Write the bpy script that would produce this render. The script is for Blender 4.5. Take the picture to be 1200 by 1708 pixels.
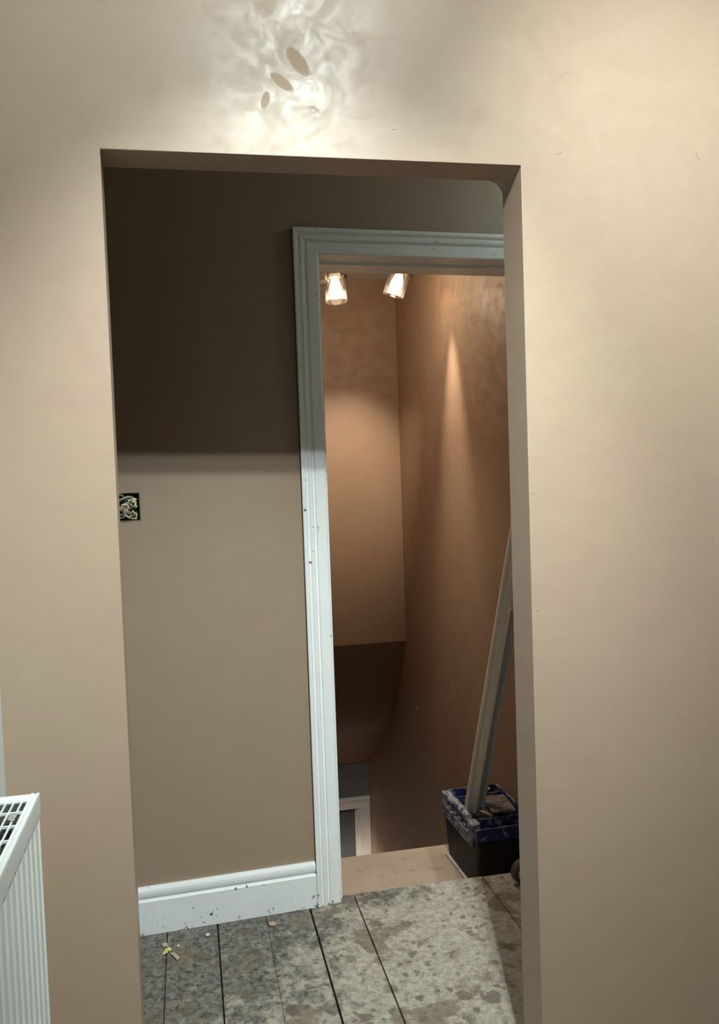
import bpy, bmesh, math, random
from mathutils import Vector, Matrix, Euler
random.seed(7)
for o in list(bpy.data.objects):
    bpy.data.objects.remove(o, do_unlink=True)
SC = bpy.context.scene
COL = SC.collection
PI = math.pi

# ------------------------------------------------------------------ camera
F_PX, YAW, PITCH, ROLL = 1296.7152, 0.1849, -0.0438, -0.036
CAM = Vector((0.0, -1.5, 1.3318))
PPX, PPY = -44.223, -9.016
fw = Vector((math.sin(YAW) * math.cos(PITCH), math.cos(YAW) * math.cos(PITCH), math.sin(PITCH)))
r0 = Vector((math.cos(YAW), -math.sin(YAW), 0))
u0 = r0.cross(fw)
rt = math.cos(ROLL) * r0 + math.sin(ROLL) * u0
up = -math.sin(ROLL) * r0 + math.cos(ROLL) * u0
cd = bpy.data.cameras.new('camera')
cam = bpy.data.objects.new('camera', cd)
COL.objects.link(cam)
m3 = Matrix((rt, up, -fw)).transposed()
cam.matrix_world = Matrix.Translation(CAM) @ m3.to_4x4()
cd.sensor_fit = 'VERTICAL'
cd.sensor_height = 24.0
cd.lens = F_PX / 1708 * 24.0
cd.shift_x = -PPX / 1708
cd.shift_y = PPY / 1708
cd.clip_start = 0.02
SC.camera = cam

# ------------------------------------------------------------------ world, exposure
w = bpy.data.worlds.new('world')
SC.world = w
w.use_nodes = True
w.node_tree.nodes['Background'].inputs[0].default_value = (0.02, 0.02, 0.02, 1)
w.node_tree.nodes['Background'].inputs[1].default_value = 0.0
vs = SC.view_settings
vs.view_transform = 'Standard'
vs.look = 'None'
vs.gamma = 1.0
vs.use_curve_mapping = False
vs.exposure = 0.0

ROOM_LAMP_COL = (0.89, 1.0, 0.99)
STAIR_LAMP_COL = (1.0, 0.80, 0.60)
LOBBY_FILL = 36.0
# (position, glow of the bulb, beam power, beam aim point, beam degrees)
ROOM_LAMPS = [((0.39, -1.115, 2.766), 26.0, 170.0, (0.20, 0.0, 1.12), 54),
              ((0.42, -1.23, 2.766), 19.0, 102.0, (0.20, 0.0, 1.12), 54),
              ((0.50, -1.19, 2.766), 6.0, 195.0, (1.32, 0.0, 1.54), 64)]

# ------------------------------------------------------------------ helpers
def link(o, parent=None):
    COL.objects.link(o)
    if parent is not None:
        o.parent = parent
    return o

def tag(o, label=None, cat=None, group=None, kind=None):
    if label: o['label'] = label
    if cat: o['category'] = cat
    if group: o['group'] = group
    if kind: o['kind'] = kind
    return o

def empty(name, loc=(0, 0, 0), rz=0, parent=None):
    o = bpy.data.objects.new(name, None)
    o.location = loc
    o.rotation_euler = (0, 0, rz)
    o.empty_display_size = 0.05
    return link(o, parent)

def mesh(name, verts, faces, mat=None, parent=None, smooth=False, loc=None, rot=None, mats=None, midx=None):
    me = bpy.data.meshes.new(name)
    me.from_pydata([tuple(v) for v in verts], [], faces)
    bm = bmesh.new(); bm.from_mesh(me)
    bmesh.ops.recalc_face_normals(bm, faces=bm.faces)
    bm.to_mesh(me); bm.free()
    for mm in (mats or [mat]):
        if mm: me.materials.append(mm)
    if midx:
        for p, i in zip(me.polygons, midx): p.material_index = i
    if smooth:
        for p in me.polygons: p.use_smooth = True
    o = bpy.data.objects.new(name, me)
    if loc: o.location = loc
    if rot: o.rotation_euler = rot
    return link(o, parent)

def bev(o, width=0.003, seg=2, angle=35):
    md = o.modifiers.new('bevel', 'BEVEL')
    md.width = width; md.segments = seg; md.limit_method = 'ANGLE'; md.angle_limit = math.radians(angle)
    return o

def boxvf(x0, x1, y0, y1, z0, z1, base=0):
    v = [(x0, y0, z0), (x1, y0, z0), (x1, y1, z0), (x0, y1, z0), (x0, y0, z1), (x1, y0, z1), (x1, y1, z1), (x0, y1, z1)]
    f = [(0, 3, 2, 1), (4, 5, 6, 7), (0, 1, 5, 4), (1, 2, 6, 5), (2, 3, 7, 6), (3, 0, 4, 7)]
    return v, [tuple(i + base for i in q) for q in f]

def box(name, x0, x1, y0, y1, z0, z1, mat, parent=None, bevel=0, **k):
    v, f = boxvf(x0, x1, y0, y1, z0, z1)
    o = mesh(name, v, f, mat, parent, **k)
    if bevel: bev(o, bevel)
    return o

def boxes(name, lst, mat, parent=None, bevel=0, **k):
    V, F = [], []
    for b in lst:
        v, f = boxvf(*b, base=len(V)); V += v; F += f
    o = mesh(name, V, F, mat, parent, **k)
    if bevel: bev(o, bevel)
    return o

def lathe(name, prof, mat, parent=None, n=32, loc=None, rot=None, close=False):
    """prof: list of (r, z); revolved about z"""
    V, F = [], []
    for r, z in prof:
        for i in range(n):
            a = 2 * PI * i / n
            V.append((r * math.cos(a), r * math.sin(a), z))
    m = len(prof)
    rng = m if close else m - 1
    for j in range(rng):
        k = (j + 1) % m
        for i in range(n):
            i2 = (i + 1) % n
            F.append((j * n + i, j * n + i2, k * n + i2, k * n + i))
    if not close:
        if prof[0][0] > 1e-6: F.append(tuple(range(n - 1, -1, -1)))
        if prof[-1][0] > 1e-6: F.append(tuple((m - 1) * n + i for i in range(n)))
    o = mesh(name, V, F, mat, parent, smooth=True, loc=loc, rot=rot)
    sharp(o)
    return o

def sharp(o, ang=40):
    me = o.data
    for p in me.polygons: p.use_smooth = True
    bm = bmesh.new(); bm.from_mesh(me)
    for e in bm.edges:
        if len(e.link_faces) == 2 and e.calc_face_angle(0) > math.radians(ang): e.smooth = False
    bm.to_mesh(me); bm.free()

def tube(name, pts, r, mat, parent=None, n=8, cap=True, radii=None):
    pts = [Vector(p) for p in pts]
    V, F = [], []
    prev = None
    for i, p in enumerate(pts):
        t = (pts[min(i + 1, len(pts) - 1)] - pts[max(i - 1, 0)]).normalized()
        a = t.cross(Vector((0, 0, 1)))
        if a.length < 1e-3: a = t.cross(Vector((1, 0, 0)))
        a.normalize()
        if prev and a.dot(prev) < 0: a = -a
        prev = a
        b = t.cross(a)
        rr = radii[i] if radii else r
        for k in range(n):
            an = 2 * PI * k / n
            V.append(p + rr * (math.cos(an) * a + math.sin(an) * b))
    for i in range(len(pts) - 1):
        for k in range(n):
            k2 = (k + 1) % n
            F.append((i * n + k, i * n + k2, (i + 1) * n + k2, (i + 1) * n + k))
    if cap:
        F.append(tuple(range(n - 1, -1, -1)))
        F.append(tuple((len(pts) - 1) * n + k for k in range(n)))
    o = mesh(name, V, F, mat, parent)
    sharp(o, 50)
    return o

def extrude(name, prof, a, b, axis, mat, parent=None, ma=0, mb=0, **k):
    """prof: closed list of (p,q). axis 'x': verts (t,p,q); 'z': verts (p,q,t); 'y': (p,t,q)
    ma/mb: mitre: t shifted by ma*p (first coord) at ends"""
    n = len(prof); V = []
    for t, m in ((a, ma), (b, mb)):
        for p, q in prof:
            tt = t + m * p
            V.append((tt, p, q) if axis == 'x' else ((p, q, tt) if axis == 'z' else (p, tt, q)))
    F = [tuple(range(n)), tuple(range(2 * n - 1, n - 1, -1))]
    for i in range(n):
        j = (i + 1) % n
        F.append((i, j, n + j, n + i))
    return mesh(name, V, F, mat, parent, **k)

# ------------------------------------------------------------------ material helpers
class NT:
    def __init__(s, name):
        s.m = bpy.data.materials.new(name); s.m.use_nodes = True
        s.t = s.m.node_tree; s.b = s.t.nodes['Principled BSDF']
        s.out = s.t.nodes['Material Output']
    def n(s, typ, **k):
        nd = s.t.nodes.new(typ)
        for a, v in k.items(): setattr(nd, a, v)
        return nd
    def l(s, a, b): s.t.links.new(a, b)
    def val(s, x, sock):
        if hasattr(x, 'is_output'): s.l(x, sock)
        else: sock.default_value = x
    def math(s, op, a, b=0.0, c=0.0, clamp=False):
        nd = s.n('ShaderNodeMath', operation=op, use_clamp=clamp)
        s.val(a, nd.inputs[0]); s.val(b, nd.inputs[1]); s.val(c, nd.inputs[2])
        return nd.outputs[0]
    def ss(s, x, lo, hi, a=0.0, b=1.0):
        nd = s.n('ShaderNodeMapRange', interpolation_type='SMOOTHSTEP')
        s.val(x, nd.inputs[0]); nd.inputs[1].default_value = lo; nd.inputs[2].default_value = hi
        nd.inputs[3].default_value = a; nd.inputs[4].default_value = b
        return nd.outputs[0]
    def pos(s):
        return s.n('ShaderNodeNewGeometry').outputs['Position']
    def mapv(s, v, scale=(1, 1, 1), loc=(0, 0, 0), rot=(0, 0, 0), typ='POINT'):
        nd = s.n('ShaderNodeMapping', vector_type=typ)
        s.l(v, nd.inputs[0]); nd.inputs[1].default_value = loc; nd.inputs[2].default_value = rot; nd.inputs[3].default_value = scale
        return nd.outputs[0]
    def noise(s, v, scale, detail=4, rough=0.55, dist=0.0):
        nd = s.n('ShaderNodeTexNoise'); s.l(v, nd.inputs['Vector'])
        nd.inputs['Scale'].default_value = scale; nd.inputs['Detail'].default_value = detail
        nd.inputs['Roughness'].default_value = rough; nd.inputs['Distortion'].default_value = dist
        return nd.outputs[0]
    def voro(s, v, scale, feature='F1', rnd=1.0):
        nd = s.n('ShaderNodeTexVoronoi', feature=feature); s.l(v, nd.inputs['Vector'])
        nd.inputs['Scale'].default_value = scale; nd.inputs['Randomness'].default_value = rnd
        return nd.outputs[0]
    def mix(s, f, a, b):
        nd = s.n('ShaderNodeMix', data_type='RGBA')
        s.val(f, nd.inputs[0])
        for x, k in ((a, 6), (b, 7)):
            if hasattr(x, 'is_output'): s.l(x, nd.inputs[k])
            else: nd.inputs[k].default_value = (*x, 1)
        return nd.outputs[2]
    def mixf(s, f, a, b):
        nd = s.n('ShaderNodeMix', data_type='FLOAT')
        s.val(f, nd.inputs[0]); s.val(a, nd.inputs[2]); s.val(b, nd.inputs[3])
        return nd.outputs[0]
    def bump(s, h, strength=0.3, dist=0.002, normal=None):
        nd = s.n('ShaderNodeBump'); nd.inputs['Strength'].default_value = strength; nd.inputs['Distance'].default_value = dist
        s.l(h, nd.inputs['Height'])
        if normal is not None: s.l(normal, nd.inputs['Normal'])
        return nd.outputs[0]
    def ell(s, v, cx, cz, rx, rz, ang, soft=0.25):
        """ellipse mask in the XZ plane around (cx, cz)"""
        m = s.mapv(v, scale=(rx, 1e6, rz), loc=(cx, 0, cz), rot=(0, ang, 0), typ='TEXTURE')
        nd = s.n('ShaderNodeVectorMath', operation='LENGTH'); s.l(m, nd.inputs[0])
        return s.ss(nd.outputs['Value'], 1 - soft, 1 + soft, 1, 0)

def set_base(t, c, r, normal=None, spec=None):
    b = t.b
    if hasattr(c, 'is_output'): t.l(c, b.inputs['Base Color'])
    else: b.inputs['Base Color'].default_value = (*c, 1)
    t.val(r, b.inputs['Roughness'])
    if normal is not None: t.l(normal, b.inputs['Normal'])
    if spec is not None: b.inputs['Specular IOR Level'].default_value = spec
    return t.m

def simple(name, c, r=0.5, metal=0.0, var=0.12, scale=30, bump=0.0, spec=0.5):
    t = NT(name); p = t.n('ShaderNodeTexCoord').outputs['Object']
    nz = t.noise(p, scale, 3)
    col = t.mix(nz, tuple(x * (1 - var) for x in c), tuple(min(1, x * (1 + var)) for x in c))
    t.b.inputs['Metallic'].default_value = metal
    nrm = t.bump(t.noise(p, scale * 4, 3), bump, 0.001) if bump else None
    return set_base(t, col, r, nrm, spec)

def plaster(name, base, gloss=0.42, marks=False, spec=0.5, sheen_patch=True):
    t = NT(name); p = t.pos()
    a = t.noise(p, 1.7, 4, 0.6, 0.4)
    b = t.noise(t.mapv(p, scale=(1, 1, 2.2)), 7.0, 5, 0.6, 0.8)
    c = t.noise(t.mapv(p, scale=(0.7, 0.7, 3.0)), 60.0, 3, 0.6)
    k = t.math('ADD', t.math('MULTIPLY', a, 0.6), t.math('MULTIPLY', b, 0.4))
    pink = (base[0] * 1.015, base[1] * 0.985, base[2] * 1.0)
    tan = (base[0] * 0.99, base[1] * 1.005, base[2] * 0.965)
    col = t.mix(t.ss(k, 0.38, 0.62), pink, tan)
    lite = t.mix(t.ss(b, 0.35, 0.75), col, t.mix(0.12, col, (base[0] * 1.3, base[1] * 1.3, base[2] * 1.32)))
    col = t.mix(t.math('MULTIPLY', t.ss(c, 0.45, 0.7), 0.06), lite, (base[0] * 0.6, base[1] * 0.6, base[2] * 0.6))
    rough = t.math('ADD', gloss, t.math('MULTIPLY', t.math('SUBTRACT', t.noise(p, 16, 8, 0.75, 0.6), 0.5), 0.9))
    h = t.math('ADD', t.math('MULTIPLY', t.noise(t.mapv(p, scale=(1, 1, 1.6)), 6, 3, 0.5, 0.3), 1.0),
               t.math('ADD', t.math('MULTIPLY', t.noise(p, 60, 4, 0.6), 0.06), t.math('MULTIPLY', t.noise(p, 22, 5, 0.65, 0.5), 0.22)))
    hh = h
    if marks:
        # trowel burnish above the opening, two matt thumb-size flat spots, small nicks
        for (x, z, rx, rz, an) in MATT:
            m = t.ell(p, x, z, rx, rz, an, 0.2)
            rough = t.mixf(m, rough, 0.85)
            hh = t.math('SUBTRACT', hh, t.math('MULTIPLY', m, 0.18))
        for (x, z, rx, rz, an, d) in NICKS:
            m = t.ell(p, x, z, rx, rz, an, 0.5)
            hh = t.math('SUBTRACT', hh, t.math('MULTIPLY', m, d))
            col = t.mix(t.math('MULTIPLY', m, 0.35), col, tuple(x_ * 0.45 for x_ in base))
    n1 = t.bump(hh, 0.28, 0.004)
    return set_base(t, col, rough, n1, spec)

MATT = [(0.243, 2.117, 0.0135, 0.029, -0.65), (0.211, 2.077, 0.0095, 0.023, -0.95), (0.178, 2.041, 0.007, 0.016, 0.3)]
NICKS = [(0.272, 2.026, 0.010, 0.006, 0.5, 0.5), (0.773, 1.963, 0.007, 0.0016, 0.0, 0.4), (0.781, 1.966, 0.003, 0.0016, 0.0, 0.4),
         (1.091, 1.975, 0.004, 0.002, -0.8, 0.4), (1.095, 1.968, 0.004, 0.002, 0.5, 0.4), (0.428, 1.996, 0.005, 0.002, 0, 0.3),
         (0.7, 1.272, 0.0025, 0.002, 0, 0.4), (0.706, 1.028, 0.003, 0.002, 0, 0.4), (0.250, 2.165, 0.006, 0.030, 0.6, 0.12)]

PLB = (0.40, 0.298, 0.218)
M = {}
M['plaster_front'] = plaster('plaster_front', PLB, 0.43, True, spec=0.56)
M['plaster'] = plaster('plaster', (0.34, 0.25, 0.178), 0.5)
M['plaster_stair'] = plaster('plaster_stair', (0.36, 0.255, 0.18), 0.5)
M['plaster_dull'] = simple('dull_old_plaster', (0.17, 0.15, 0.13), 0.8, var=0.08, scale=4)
M['white_wall'] = simple('white_wall', (0.62, 0.64, 0.64), 0.7, var=0.04, scale=3)
M['ceiling'] = simple('ceiling_paint', (0.62, 0.60, 0.56), 0.8, var=0.03, scale=2)

M['white_ceiling'] = simple('white_ceiling_paint', (0.85, 0.86, 0.84), 0.8, var=0.03, scale=2)
def white_paint(name, base=(0.86, 0.875, 0.865), dirt_z=0.05, amt=1.0):
    t = NT(name); p = t.pos()
    z = t.n('ShaderNodeSeparateXYZ'); t.l(p, z.inputs[0]); z = z.outputs[2]
    n1 = t.noise(p, 38, 5, 0.65, 0.5)
    n2 = t.noise(p, 120, 4, 0.6)
    col = t.mix(t.noise(p, 9, 4), tuple(x * 0.93 for x in base), tuple(min(1, x * 1.05) for x in base))
    # scattered chips of paint down to dark wood, denser at the floor where boots kick
    thr = t.ss(z, 0.0, dirt_z * 1.6, 0.575, 0.685)
    chip = t.math('GREATER_THAN', n1, thr)
    chip = t.math('MULTIPLY', chip, amt)
    col = t.mix(chip, col, (0.13, 0.115, 0.095))
    smear = t.math('MULTIPLY', t.ss(n2, 0.5, 0.72), 0.09)
    col = t.mix(smear, col, (0.42, 0.36, 0.29))
    nrm = t.bump(t.math('SUBTRACT', t.noise(t.mapv(p, scale=(1, 1, 0.25)), 140, 3), t.math('MULTIPLY', chip, 0.6)), 0.35, 0.0012)
    return set_base(t, col, 0.32, nrm)
M['white_paint'] = white_paint('white_gloss_paint')
M['white_paint2'] = simple('cream_paint', (0.72, 0.68, 0.60), 0.45, var=0.06, scale=12)
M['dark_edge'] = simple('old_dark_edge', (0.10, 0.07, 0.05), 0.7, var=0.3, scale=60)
M['rad_white'] = simple('radiator_enamel', (0.74, 0.78, 0.76), 0.3, var=0.04, scale=20)
M['rad_dark'] = simple('radiator_fin_shade', (0.10, 0.10, 0.10), 0.8, var=0.4, scale=60)  # dark colour stands in for the shade inside the radiator
M['door_grey'] = simple('grey_door_paint', (0.10, 0.105, 0.105), 0.45, var=0.06, scale=8)

def boards_mat():
    t = NT('dusty_floorboard'); p = t.pos()
    sx = t.n('ShaderNodeSeparateXYZ'); t.l(p, sx.inputs[0]); X, Y = sx.outputs[0], sx.outputs[1]
    wood = t.mix(t.noise(t.mapv(p, scale=(14, 1.2, 1)), 6, 5, 0.6, 0.4), (0.17, 0.115, 0.072), (0.30, 0.215, 0.145))
    fine = t.noise(p, 48, 8, 0.78, 0.3)
    grime = t.mix(t.ss(fine, 0.36, 0.62), (0.060, 0.054, 0.046), (0.25, 0.235, 0.205))
    dust = t.mix(t.ss(fine, 0.34, 0.64), (0.285, 0.255, 0.205), (0.52, 0.47, 0.385))
    # plaster dust lies thicker towards the middle and right of the lobby and off the skirting
    lean = t.math('ADD', t.math('MULTIPLY', X, 0.55), t.math('MULTIPLY', Y, -0.50))
    blot = t.noise(p, 13, 8, 0.72, 0.5)
    d = t.math('ADD', t.math('ADD', t.math('MULTIPLY', blot, 1.25), lean), t.math('MULTIPLY', t.noise(p, 4, 3, 0.5), 0.40))
    dm = t.ss(d, 0.58, 0.80)
    bare = t.ss(t.noise(t.mapv(p, loc=(3, 1, 0)), 6.0, 5, 0.6, 0.4), 0.545, 0.60)
    col = t.mix(dm, grime, dust)
    col = t.mix(t.math('MULTIPLY', bare, 0.8), col, t.mix(0.3, wood, grime))
    # trodden smudges and splashes, ragged
    warp = t.n('ShaderNodeVectorMath', operation='ADD'); t.l(p, warp.inputs[0])
    nv = t.n('ShaderNodeTexNoise'); t.l(p, nv.inputs['Vector']); nv.inputs['Scale'].default_value = 26; nv.inputs['Detail'].default_value = 5
    sc = t.n('ShaderNodeVectorMath', operation='SCALE'); t.l(nv.outputs['Color'], sc.inputs[0]); sc.inputs['Scale'].default_value = 0.055
    t.l(sc.outputs[0], warp.inputs[1])
    v1 = t.voro(warp.outputs[0], 12); v2 = t.voro(warp.outputs[0], 29)
    s1 = t.math('MULTIPLY', t.ss(v1, 0.22, 0.34, 1, 0), t.ss(t.noise(p, 6, 3), 0.40, 0.52))
    s2 = t.math('MULTIPLY', t.ss(v2, 0.20, 0.32, 1, 0), t.ss(t.noise(t.mapv(p, loc=(5, 2, 0)), 7, 3), 0.42, 0.55))
    sp = t.math('MAXIMUM', s1, s2)
    col = t.mix(t.math('MULTIPLY', sp, 0.8), col, t.mix(fine, (0.085, 0.066, 0.046), (0.20, 0.16, 0.115)))
    gran = t.noise(p, 210, 4, 0.7)
    col = t.mix(t.math('MULTIPLY', t.ss(gran, 0.54, 0.72), 0.40), col, (0.62, 0.59, 0.53))
    col = t.mix(t.math('MULTIPLY', t.ss(gran, 0.46, 0.30), 0.50), col, (0.045, 0.039, 0.032))
    nrm = t.bump(t.math('ADD', fine, t.math('MULTIPLY', dm, 0.3)), 0.75, 0.005)
    return set_base(t, col, 0.85, nrm, 0.25)
M['boards'] = boards_mat()
M['low_bounce'] = simple('dark_low_bounce', (0.035, 0.028, 0.022), 0.95, var=0.3, scale=80)  # unseen lower steps and floor coloured dark to cut bounced light

def tread_mat():
    t = NT('tread_board'); p = t.pos()
    col = t.mix(t.noise(p, 6, 5, 0.6), (0.36, 0.27, 0.19), (0.50, 0.39, 0.29))
    col = t.mix(t.math('MULTIPLY', t.ss(t.noise(p, 22, 4), 0.58, 0.72), 0.4), col, (0.22, 0.15, 0.10))
    return set_base(t, col, 0.8, t.bump(t.noise(p, 80, 3), 0.2, 0.001), 0.3)
M['tread'] = tread_mat()

def dusty(name, c, dust=(0.42, 0.41, 0.39), lo=0.5, hi=0.7, rough=0.45, scale=38, amt=0.8):
    t = NT(name); p = t.n('ShaderNodeTexCoord').outputs['Object']
    n1 = t.noise(p, scale, 6, 0.7, 0.6)
    nz = t.n('ShaderNodeNewGeometry'); s = t.n('ShaderNodeSeparateXYZ'); t.l(nz.outputs['True Normal'], s.inputs[0])
    k = t.math('ADD', n1, t.math('MULTIPLY', s.outputs[2], 0.08))
    col = t.mix(t.math('MULTIPLY', t.ss(k, lo, hi), amt), c, dust)
    return set_base(t, col, rough, t.bump(n1, 0.25, 0.001))
M['box_black'] = dusty('black_plastic', (0.006, 0.006, 0.008), lo=0.66, hi=0.9, amt=0.35, rough=0.6)
M['box_blue'] = dusty('blue_plastic', (0.012, 0.022, 0.105), (0.46, 0.46, 0.46), lo=0.52, hi=0.70, amt=0.75)
M['box_grey'] = dusty('dusty_blue_grey_plastic', (0.05, 0.065, 0.11), (0.52, 0.53, 0.56), lo=0.44, hi=0.62)
M['box_lid'] = dusty('dusty_grey_plastic', (0.10, 0.095, 0.10), (0.32, 0.30, 0.29), lo=0.45, hi=0.7)
M['alu'] = dusty('dusty_aluminium', (0.76, 0.70, 0.59), (0.82, 0.76, 0.66), lo=0.42, hi=0.62, rough=0.5, amt=0.6)
M['alu2'] = dusty('grey_steel', (0.42, 0.45, 0.48), (0.58, 0.57, 0.54), lo=0.48, hi=0.7, rough=0.45, amt=0.6)
M['lip'] = dusty('dusty_base_lip', (0.30, 0.30, 0.30), (0.62, 0.60, 0.56), lo=0.40, hi=0.62)
M['offcut'] = simple('raw_wood', (0.46, 0.31, 0.20), 0.7, var=0.25, scale=50)
M['roll'] = simple('brown_roll', (0.085, 0.062, 0.045), 0.5, var=0.3, scale=40)
M['roll_core'] = simple('brown_card', (0.20, 0.15, 0.11), 0.8, var=0.2, scale=40)
M['chrome'] = simple('brushed_chrome', (0.70, 0.66, 0.62), 0.3, metal=0.9, var=0.05)
M['shade'] = simple('dark_metal_shade', (0.12, 0.12, 0.12), 0.4, metal=0.5)
M['leaf_yellow'] = simple('yellow_leaf', (0.62, 0.60, 0.22), 0.6, var=0.3, scale=120)
M['leaf_tan'] = simple('tan_leaf', (0.46, 0.42, 0.30), 0.7, var=0.25, scale=120)
M['chip_tan'] = simple('raw_wood_chip', (0.50, 0.33, 0.22), 0.8, var=0.2, scale=90)
M['chip_white'] = simple('white_plaster_chip', (0.80, 0.79, 0.76), 0.8, var=0.05)
M['backbox'] = simple('galvanised_box', (0.09, 0.085, 0.05), 0.5, metal=0.3, var=0.4, scale=60)
M['wire_y'] = simple('wire_cream', (0.62, 0.60, 0.36), 0.45, var=0.2, scale=150)
M['wire_g'] = simple('wire_grey', (0.30, 0.29, 0.24), 0.5, var=0.25, scale=150)
M['wire_b'] = simple('wire_brown', (0.20, 0.12, 0.06), 0.5, var=0.25, scale=150)
M['wire_e'] = simple('wire_green', (0.16, 0.21, 0.13), 0.5, var=0.25, scale=150)
M['rough_edge'] = simple('crumbled_plaster', (0.26, 0.20, 0.145), 0.9, var=0.3, scale=90, bump=0.6)
M['skirt_dust'] = simple('dust_crumb', (0.16, 0.145, 0.13), 0.95, var=0.35, scale=90, bump=0.7)

def emis(name, c, s):
    t = NT(name)
    e = t.n('ShaderNodeEmission'); e.inputs[0].default_value = (*c, 1); e.inputs[1].default_value = s
    t.l(e.outputs[0], t.out.inputs[0]); return t.m

def thin_glass(name, tint=(1, 0.97, 0.93), ior=1.35, haze=0.025):
    t = NT(name)
    tr = t.n('ShaderNodeBsdfTransparent'); tr.inputs[0].default_value = (*tint, 1)
    gl = t.n('ShaderNodeBsdfGlossy'); gl.inputs['Roughness'].default_value = 0.08; gl.inputs[0].default_value = (1, 0.98, 0.95, 1)
    tl = t.n('ShaderNodeBsdfTranslucent'); tl.inputs[0].default_value = (1, 0.96, 0.9, 1)
    fr = t.n('ShaderNodeFresnel'); fr.inputs[0].default_value = ior
    m0 = t.n('ShaderNodeMixShader'); m0.inputs[0].default_value = haze; t.l(tr.outputs[0], m0.inputs[1]); t.l(tl.outputs[0], m0.inputs[2])
    m1 = t.n('ShaderNodeMixShader'); t.l(fr.outputs[0], m1.inputs[0]); t.l(m0.outputs[0], m1.inputs[1]); t.l(gl.outputs[0], m1.inputs[2])
    t.l(m1.outputs[0], t.out.inputs[0]); return t.m
M['glass'] = thin_glass('lamp_glass')

# ------------------------------------------------------------------ the setting
XL, XR, ZT = -0.1295, 0.6927, 1.9389
XLB, XRB, T = -0.1324, 0.6887, 0.0867
WX0, WX1, ZC = -0.352, 3.6, 2.90
RY0 = -4.5
# wall_front: plastered wall with the doorless opening; its far top-right corner is filled round
def wall_front():
    V, F = [], []
    def add(*ps):
        i = len(V); V.extend(ps); F.append(tuple(range(i, i + len(ps))))
    zb = -0.03
    nf = 7; rr = 0.034
    back = [(XLB, ZT)] + [(XRB - rr * 1.0 + rr * math.sin(a), ZT - rr + rr * math.cos(a)) for a in [PI / 2 * i / nf for i in range(nf + 1)]]
    front = [(XL, ZT)] + [(XR - 0.001 + 0.001 * i / nf, ZT) for i in range(nf)] + [(XR, ZT - 0.001)]
    fz = lambda p: (p[0], 0.0, p[1]); bz = lambda p: (p[0], T, p[1])
    # front
    add((WX0, 0, zb), (XL, 0, zb), (XL, 0, ZT), (WX0, 0, ZT))
    add((WX0, 0, ZT), (XL, 0, ZT), (XL, 0, ZC), (WX0, 0, ZC))
    add(*[fz(p) for p in front[:-1]], (XR, 0, ZC), (XL, 0, ZC))
    add((XR, 0, zb), (WX1, 0, zb), (WX1, 0, ZC), (XR, 0, ZC), fz(front[-2]), fz(front[-1]))
    # back
    add((-1.6, T, zb), (XLB, T, zb), (XLB, T, ZT), (XLB, T, ZC), (-1.6, T, ZC))
    add(*[bz(p) for p in back], (XRB, T, ZC), (XLB, T, ZC))
    add((XRB, T, zb), (WX1, T, zb), (WX1, T, ZC), (XRB, T, ZC), bz(back[-1]))
    # reveals
    add((XL, 0, zb), (XLB, T, zb), (XLB, T, ZT), (XL, 0, ZT))
    for i in range(len(front) - 1):
        add(fz(front[i]), fz(front[i + 1]), bz(back[i + 1]), bz(back[i]))
    add(fz(front[-1]), (XR, 0, zb), (XRB, T, zb), bz(back[-1]))
    # close the left end
    add((WX0, 0, zb), (WX0, 0, ZC), (-1.6, T, ZC), (-1.6, T, zb))
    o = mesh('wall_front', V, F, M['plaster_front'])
    bm = bmesh.new(); bm.from_mesh(o.data)
    bmesh.ops.remove_doubles(bm, verts=bm.verts, dist=1e-5)
    bmesh.ops.dissolve_degenerate(bm, dist=1e-6, edges=bm.edges)
    bmesh.ops.recalc_face_normals(bm, faces=bm.faces)
    bm.to_mesh(o.data); bm.free()
    bev(o, 0.0022, 2, 50)
    return tag(o, 'bare brown plaster wall with a square doorless opening', kind='structure')
wall_front()

# camera room shell
tag(box('wall_left', WX0 - 0.1, WX0, RY0, -0.0002, -0.03, ZC, M['white_wall']), 'pale grey wall behind the radiator', kind='structure')
tag(box('wall_right', WX1, WX1 + 0.1, RY0, 0.0, -0.03, ZC, M['plaster']), 'brown plaster side wall of the near room', kind='structure')
tag(box('wall_rear', WX0 - 0.1, WX1 + 0.1, RY0 - 0.1, RY0, -0.03, ZC, M['plaster']), 'brown plaster wall behind the viewpoint', kind='structure')
tag(box('ceiling', WX0 - 0.1, WX1 + 0.1, RY0 - 0.1, -0.0, ZC, ZC + 0.05, M['ceiling']), 'bare plastered ceiling of the near room', kind='structure')

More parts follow.
